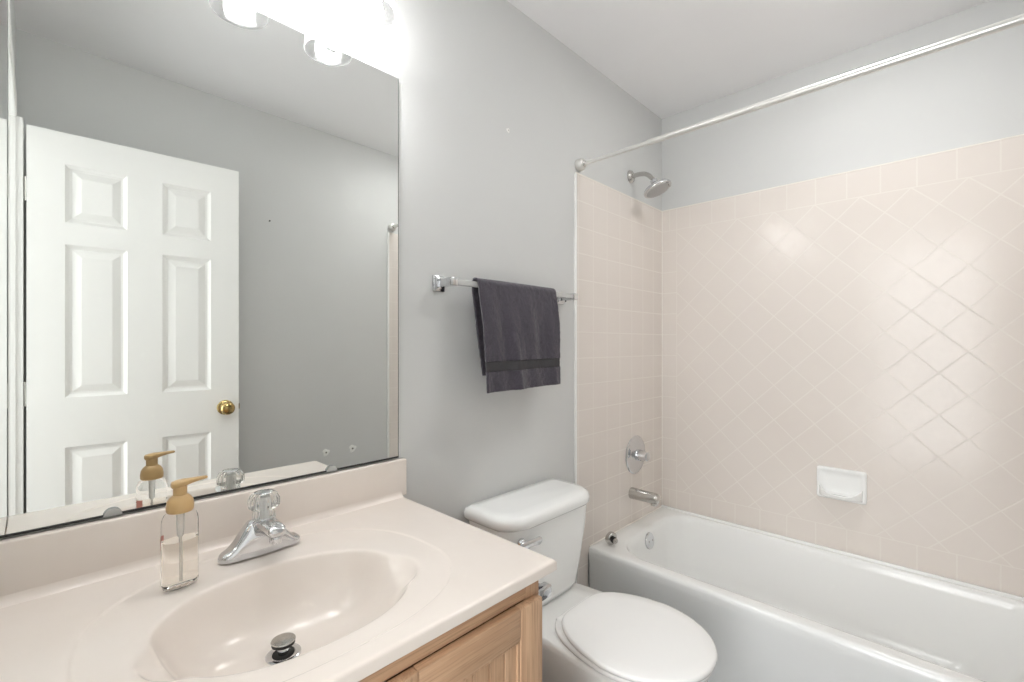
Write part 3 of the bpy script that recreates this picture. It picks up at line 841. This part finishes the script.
# ------------------------------------------------------------------ toilet
def toilet():
    cx = 1.180
    t = thing('toilet', 'white two-piece toilet with closed lid standing between vanity and bathtub', 'toilet', loc=(cx, -0.35, 0))
    def egg(wd, back, front, yc, z, nb=2.6, nf=2.0, n=72, wb=None):
        """outline: yc is the widest line (distance from the wall), back/front distances of the ends"""
        ring = []
        for i in range(n):
            th = 2 * PI * i / n; c, s = math.cos(th), math.sin(th)
            if s >= 0:   # front half
                px = math.copysign(abs(c) ** (2 / nf), c) * wd; d = yc + (front - yc) * abs(s) ** (2 / nf)
            else:
                px = math.copysign(abs(c) ** (2 / nb), c) * wd; d = yc - (yc - back) * abs(s) ** (2 / nb)
                if wb is not None:
                    k = (yc - d) / (yc - back); px *= 1 + (wb / wd - 1) * k ** 1.6
            ring.append(Vector((cx + px, -d, z)))
        return ring
    b = bmesh.new()
    rings(b, [egg(0.112, 0.10, 0.52, 0.32, 0.0, 4), egg(0.115, 0.10, 0.525, 0.32, 0.012, 4), egg(0.104, 0.11, 0.50, 0.32, 0.045, 4), egg(0.098, 0.12, 0.49, 0.33, 0.12, 4),
              egg(0.112, 0.10, 0.53, 0.36, 0.19, 4), egg(0.142, 0.06, 0.605, 0.42, 0.26, 3.5), egg(0.164, 0.035, 0.660, 0.45, 0.325, 3.2), egg(0.172, 0.025, 0.678, 0.46, 0.365, 3.0),
              egg(0.172, 0.022, 0.682, 0.46, 0.380, 3.0), egg(0.166, 0.028, 0.676, 0.46, 0.3875, 3.0), egg(0.10, 0.10, 0.58, 0.44, 0.388, 3.0)])
    part('bowl', b, M['porcelain'], t, angle=70)
    # seat and lid
    def slab(wd, back, front, yc, z0, z1, r, wb, crown=0.0):
        q = bmesh.new()
        E = lambda ins, z: egg(wd - ins, back + ins, front - ins, yc, z, 5.0, 2.05, 96, wb - ins)
        prof = [E(r, z0), E(r * 0.3, z0 + r * 0.3), E(0, z0 + r), E(0, z1 - r), E(r * 0.3, z1 - r * 0.3), E(r, z1), E(r + 0.03, z1 + crown * 0.5), E(0.11, z1 + crown)]
        return rings(q, prof)
    part('seat_ring', slab(0.181, 0.262, 0.690, 0.475, 0.3895, 0.4045, 0.005, 0.13), M['seat'], t, angle=60)
    part('seat_lid', slab(0.186, 0.285, 0.697, 0.480, 0.4065, 0.4225, 0.006, 0.122, 0.003), M['seat'], t, label='closed flat white oval lid', angle=60)
    for sx in (-1, 1):
        part('hinge', bx(cx + sx * 0.075 - 0.016, cx + sx * 0.075 + 0.016, -0.290, -0.264, 0.3885, 0.406, 0.006, 3), M['seat'], t)
    # tank: tapered, rounded front
    def tank_ring(hw, d0, d1, z, rf, rb=0.02): return rrect(cx - hw - 0.015, cx + hw - 0.015, -d1, -d0, (rb, rb, rf, rf), z, 10)
    b = bmesh.new()
    rings(b, [tank_ring(0.135, 0.045, 0.170, 0.389, 0.055), tank_ring(0.158, 0.035, 0.186, 0.396, 0.06), tank_ring(0.172, 0.030, 0.194, 0.415, 0.062), tank_ring(0.190, 0.024, 0.199, 0.50, 0.062), tank_ring(0.208, 0.019, 0.204, 0.60, 0.062),
              tank_ring(0.217, 0.016, 0.206, 0.677, 0.062)])
    part('tank', b, M['porcelain'], t, angle=50)
    b = bmesh.new()
    rings(b, [tank_ring(0.216, 0.016, 0.206, 0.6775, 0.062), tank_ring(0.222, 0.009, 0.221, 0.680, 0.092), tank_ring(0.227, 0.006, 0.226, 0.687, 0.095), tank_ring(0.227, 0.006, 0.226, 0.703, 0.095), tank_ring(0.223, 0.010, 0.221, 0.713, 0.092), tank_ring(0.211, 0.021, 0.209, 0.7195, 0.085), tank_ring(0.19, 0.05, 0.17, 0.7215, 0.05)])
    part('tank_lid', b, M['porcelain'], t, angle=50)
    # flush lever on the front, at the vanity side
    lx, lz = cx - 0.178, 0.640
    lv = part('flush_lever', lathe(bmesh.new(), [(0.015, 0.0), (0.016, 0.004), (0.013, 0.012), (0.008, 0.016)], (lx, -0.2035, lz), (0, -1, 0), 28), M['chrome'], t, label='chrome flush lever')
    b = bmesh.new(); rs = []
    for s, hw, hh in [(-0.012, 0.004, 0.008), (-0.006, 0.006, 0.012), (0.015, 0.0065, 0.0115), (0.045, 0.0060, 0.0105), (0.072, 0.0060, 0.0125), (0.080, 0.004, 0.008)]:
        rs.append([Vector((lx - 0.010 + s, -0.2245 + hw * math.cos(2 * PI * k / 16), lz - 0.06 * max(0, s) + hh * math.sin(2 * PI * k / 16))) for k in range(16)])
    rings(b, rs); part('lever_arm', b, M['chrome'], lv)
    # bolt caps on the foot
    for sx in (-1, 1):
        part('bolt_cap', lathe(bmesh.new(), [(0.014, 0.0), (0.014, 0.008), (0.009, 0.018), (0.001, 0.021)], (cx + sx * 0.102, -0.30, 0.028), (0, 0, 1), 20), M['seat'], t)
toilet()

# ------------------------------------------------------------------ bathtub
def tub():
    t = thing('bathtub', 'white alcove bathtub with straight apron below the beige tile', 'bathtub', loc=(1.98, -0.73, 0))
    x0, x1, ya, yb = TUB_X0, XTF - 0.0005, YO + 0.0065, -0.0065
    R = lambda x0_, x1_, y0_, y1_, r, z: rrect(x0_, x1_, y0_, y1_, r, z, 14)
    b = bmesh.new()
    e = 0.004
    rs = [R(x0 + 0.014, x1, ya, yb, e, 0.0), R(x0 + 0.014, x1, ya, yb, e, 0.03), R(x0 + 0.006, x1, ya, yb, e, 0.045), R(x0 + 0.004, x1, ya, yb, e, 0.31),
          R(x0, x1, ya, yb, e, 0.325), R(x0, x1, ya, yb, e, RIM - 0.016), R(x0 + 0.0025, x1, ya, yb, e, RIM - 0.007), R(x0 + 0.008, x1, ya, yb, 0.006, RIM - 0.0015), R(x0 + 0.016, x1 - 0.004, ya + 0.002, yb - 0.002, 0.01, RIM)]
    # inner opening
    ix0, ix1, iya, iyb = x0 + 0.058, x1 - 0.036, ya + 0.075, yb - 0.082
    rr = (0.13, 0.155, 0.14, 0.12)
    def inner(k0, k1, kb, kf, dr, z): return R(ix0 + k0, ix1 - k1, iya + kb, iyb - kf, tuple(max(0.03, v + dr) for v in rr), z)
    rs += [inner(-0.008, -0.008, -0.008, -0.008, 0.01, RIM + 0.0005), inner(-0.001, -0.001, -0.001, -0.001, 0.0, RIM - 0.002), inner(0.006, 0.005, 0.006, 0.004, -0.004, RIM - 0.010),
           inner(0.013, 0.009, 0.020, 0.009, -0.008, RIM - 0.035), inner(0.024, 0.016, 0.06, 0.018, -0.01, 0.25), inner(0.042, 0.030, 0.13, 0.034, -0.01, 0.13),
           inner(0.060, 0.048, 0.18, 0.052, -0.015, 0.085), inner(0.085, 0.075, 0.215, 0.085, -0.03, 0.062), inner(0.13, 0.12, 0.28, 0.14, -0.06, 0.054), inner(0.20, 0.19, 0.5, 0.4, -0.09, 0.050)]
    rings(b, rs, False, True)
    part('tub_shell', b, M['tub'], t, angle=60)
    # raised tile lip along the back and bead of caulk
    b = bmesh.new()
    box(b, x1 - 0.014, x1, ya, yb, RIM - 0.004, RIM + 0.010, 0.004, 3)
    part('tile_lip', b, M['tub'], t)
    b = bmesh.new()
    box(b, x0 + 0.01, x1, yb - 0.004, yb + 0.001, RIM - 0.003, RIM + 0.004, 0.0015)
    part('caulk', b, M['grout_trim'], t)
    # overflow plate on the end wall
    o = (1.995, yb - 0.082 - 0.0135, 0.312)
    ax = Vector((0, -1, 0.16)).normalized()
    p = part('overflow_plate', lathe(bmesh.new(), [(0.037, -0.004), (0.038, 0.002), (0.036, 0.006), (0.024, 0.0095), (0.001, 0.0105)], o, ax, 40), M['chrome'], t, label='round chrome overflow plate')
    for sx in (-1, 1):
        part('screw', lathe(bmesh.new(), [(0.004, 0.0), (0.004, 0.0022), (0.001, 0.003)], Vector(o) + Vector((sx * 0.016, 0, 0)) + ax * 0.0088, ax, 14), M['dull_chrome'], p)
    part('drain', lathe(bmesh.new(), [(0.034, 0.0), (0.034, 0.003), (0.024, 0.004), (0.022, 0.001)], (1.99, -0.40, 0.0505), (0, 0, 1), 36), M['chrome'], t)
tub()

# stopper lying on the tub deck
sx, sy = 1.722, -0.068
t = thing('tub_stopper', 'small round chrome drain stopper lying on the tub rim corner', 'drain stopper', loc=(sx, sy, RIM))
ax = Vector((-0.22, -0.95, -0.12)).normalized()
o = Vector((sx, sy, RIM + 0.0285))
part('cap', lathe(bmesh.new(), [(0.001, -0.017), (0.018, -0.016), (0.0255, -0.012), (0.0275, -0.004), (0.0275, 0.004), (0.0245, 0.008), (0.012, 0.009), (0.001, 0.009)], o, ax, 44), M['dull_chrome'], t)
part('stem', lathe(bmesh.new(), [(0.008, 0.008), (0.008, 0.018), (0.011, 0.020), (0.011, 0.027), (0.007, 0.030)], o, ax, 24), M['dull_chrome'], t)
part('seal', lathe(bmesh.new(), [(0.010, 0.010), (0.0135, 0.012), (0.0135, 0.016), (0.010, 0.018)], o, ax, 24), M['rubber'], t)

# ------------------------------------------------------------------ spout, valve, shower head, rod
WY = -0.0062
t = thing('tub_spout', 'chrome tub spout on the side tile wall just above the tub rim', 'tub spout', loc=(2.0, WY, 0.514))
part('spout_body', lathe(bmesh.new(), [(0.027, 0.0), (0.0275, 0.003), (0.0265, 0.02), (0.0255, 0.09), (0.0245, 0.128), (0.021, 0.138), (0.001, 0.140)], (2.0, WY, 0.514), (0, -1, 0), 40), M['dull_chrome'], t)
part('outlet', lathe(bmesh.new(), [(0.0165, -0.010), (0.0165, 0.026), (0.014, 0.031)], (2.0, WY - 0.118, 0.512), (0, 0, -1), 28), M['dull_chrome'], t)

t = thing('shower_valve', 'large round chrome shower valve trim on the side tile wall', 'shower valve', loc=(2.035, WY, 0.693))
o = (2.035, WY, 0.693)
e = part('escutcheon', lathe(bmesh.new(), [(0.0915, 0.0), (0.0925, 0.003), (0.089, 0.007), (0.082, 0.0085), (0.079, 0.0075), (0.062, 0.012), (0.040, 0.017), (0.030, 0.018)], o, (0, -1, 0), 64), M['chrome'], t)
part('handle', lathe(bmesh.new(), [(0.026, 0.014), (0.027, 0.018), (0.025, 0.034), (0.022, 0.060), (0.0225, 0.066), (0.018, 0.071), (0.001, 0.072)], o, (0, -1, 0), 48, flute=(10, 0.02)), M['chrome'], t)

t = thing('showerhead', 'round chrome shower head on a short bent arm above the side tile', 'shower head', loc=(2.0, 0, 2.043))
part('flange', lathe(bmesh.new(), [(0.030, 0.0), (0.031, 0.003), (0.027, 0.010), (0.016, 0.016), (0.0115, 0.017)], (2.0, -0.0005, 2.043), (0, -1, 0), 40), M['dull_chrome'], t)
arm_pts = smooth_path([(2.0, -0.006, 2.043), (2.0, -0.050, 2.043), (2.0, -0.085, 2.034), (2.0, -0.112, 2.010), (2.0, -0.122, 1.998)], 8)
part('arm', tube(bmesh.new(), arm_pts, 0.0105, 20), M['dull_chrome'], t)
ax = Vector((0.05, -0.38, -0.92)).normalized(); o = Vector((2.0, -0.120, 2.000))
h = part('head', lathe(bmesh.new(), [(0.013, 0.0), (0.0165, 0.004), (0.0165, 0.018), (0.013, 0.022), (0.020, 0.028), (0.045, 0.036), (0.062, 0.043), (0.0655, 0.049), (0.0645, 0.056), (0.060, 0.0585), (0.001, 0.0585)], o, ax, 56), M['chrome'], t)
part('spray_face', lathe(bmesh.new(), [(0.055, 0.0583), (0.055, 0.0600), (0.050, 0.0612), (0.001, 0.0615)], o, ax, 48), mat('grey_spray_face', srgb(176, 176, 176), 0.35), h, label='grey nozzle face')
part('selector', lathe(bmesh.new(), [(0.005, 0.0), (0.005, 0.012), (0.001, 0.014)], o + ax * 0.054 + Vector((0.0, -0.055, 0.012)), ax, 14), M['dull_chrome'], h)

RX, RZ = 1.573, 1.978
t = thing('shower_curtain_rod', 'white shower curtain rod spanning the alcove above the tub edge', 'shower curtain rod', loc=(RX, YO / 2, RZ))
part('rod', tube(bmesh.new(), [(RX, -0.02, RZ), (RX, -0.32, RZ)], 0.0080, 24), M['rod'], t)
part('sleeve', tube(bmesh.new(), [(RX, -0.315, RZ), (RX, YO + 0.02, RZ)], 0.0105, 24), M['rod'], t, label='thicker telescoping section of the rod')
for y, d in ((-0.0005, -1), (YO + 0.0005, 1)):
    f = part('end_cup', lathe(bmesh.new(), [(0.0235, 0.0), (0.0245, 0.004), (0.0240, 0.022), (0.021, 0.027), (0.0125, 0.030)], (RX, y, RZ), (0, d, 0), 36), M['rod'], t)
    part('collar', lathe(bmesh.new(), [(0.0115, 0.028), (0.0120, 0.030), (0.0120, 0.036), (0.0085, 0.038)], (RX, y, RZ), (0, d, 0), 28), M['dull_chrome'], f)

# ------------------------------------------------------------------ soap dish
def soap_dish():
    y0, y1, z0, z1 = -0.878, -0.708, 0.586, 0.716
    t = thing('soap_dish', 'white ceramic soap dish set into the long beige tile wall', 'soap dish', loc=(XTF, (y0 + y1) / 2, z0))
    X = XTF - 0.0003
    b = bmesh.new(); rs = []
    def R(ins, d, iz0=None):
        return [Vector((X - d, p.x, p.y)) for p in rrect(y0 + ins, y1 - ins, z0 + ins, z1 - ins, 0.010, 0, 6)]
    rs = [R(0.0, 0.0), R(0.0, 0.010), R(0.003, 0.0145), R(0.010, 0.0155), R(0.016, 0.0115), R(0.024, 0.009), R(0.035, 0.008)]
    rings(b, rs); pl = part('plate', b, M['porcelain'], t, angle=60)
    # curved tray lip along the bottom
    b = bmesh.new(); secs = []
    ya, yb = y0 + 0.012, y1 - 0.012; N = 28
    for i in range(N + 1):
        u = i / N; y = ya + (yb - ya) * u
        bow = 0.030 * (1 - (2 * u - 1) ** 4) + 0.016
        zz = z0 + 0.008
        up = 0.018 + 0.030 * abs(2 * u - 1) ** 3
        pr = [(0.008, zz), (bow, zz + 0.004), (bow + 0.007, zz + 0.010), (bow + 0.009, zz + up), (bow + 0.005, zz + up + 0.003), (bow, zz + up - 0.001), (bow - 0.003, zz + 0.016), (0.008, zz + 0.012)]
        secs.append([Vector((X - d, y, z)) for d, z in pr])
    rings(b, secs); part('tray', b, M['porcelain'], t, angle=60)
soap_dish()

# ------------------------------------------------------------------ small marks left on the walls
def spot(name, label, loc, axis, r, screw=True, group=None):
    t = thing(name, label, 'wall anchor', group, loc)
    b = bmesh.new(); d, a, c = frame_of(axis); rs = []
    for k, h in ((1.0, 0.0003), (0.92, 0.0016), (0.55, 0.0024), (0.05, 0.0026)):
        rs.append([Vector(loc) + d * h + (a * math.cos(2 * PI * i / 20) + c * math.sin(2 * PI * i / 20)) * r * k * (1 + 0.14 * math.sin(3 * 2 * PI * i / 20 + 1) + 0.08 * math.sin(5 * 2 * PI * i / 20)) for i in range(20)])
    rings(b, rs); part('filler', b, M['white_paint'], t)
    if screw:
        part('plug', lathe(bmesh.new(), [(r * 0.25, 0.002), (r * 0.25, 0.0045), (r * 0.1, 0.005)], loc, axis, 12), M['dull_chrome'], t)
spot('wall_anchor', 'small white filler spot on grey wall above the towel bar', (1.155, -0.0002, 1.985), (0, -1, 0), 0.008)
spot('wall_anchor', 'white anchor spot low on the mirrored grey wall, nearer the door', (1.150, YO, 0.615), (0, 1, 0), 0.020)
spot('wall_anchor', 'white anchor spot low on the mirrored grey wall, nearer the tub trim', (1.310, YO, 0.612), (0, 1, 0), 0.022)
t = thing('wall_nail', 'tiny dark nail in the grey wall reflected right of the white door', 'nail', loc=(0.847, YO, 1.875))
part('nail_shaft', lathe(bmesh.new(), [(0.0015, 0.0), (0.0015, 0.012)], (0.847, YO, 1.875), (0, 1, 0.1), 10), M['dark'], t)
part('nail_head', lathe(bmesh.new(), [(0.004, 0.012), (0.004, 0.014), (0.001, 0.0145)], (0.847, YO, 1.875), (0, 1, 0.1), 14), M['dark'], t)
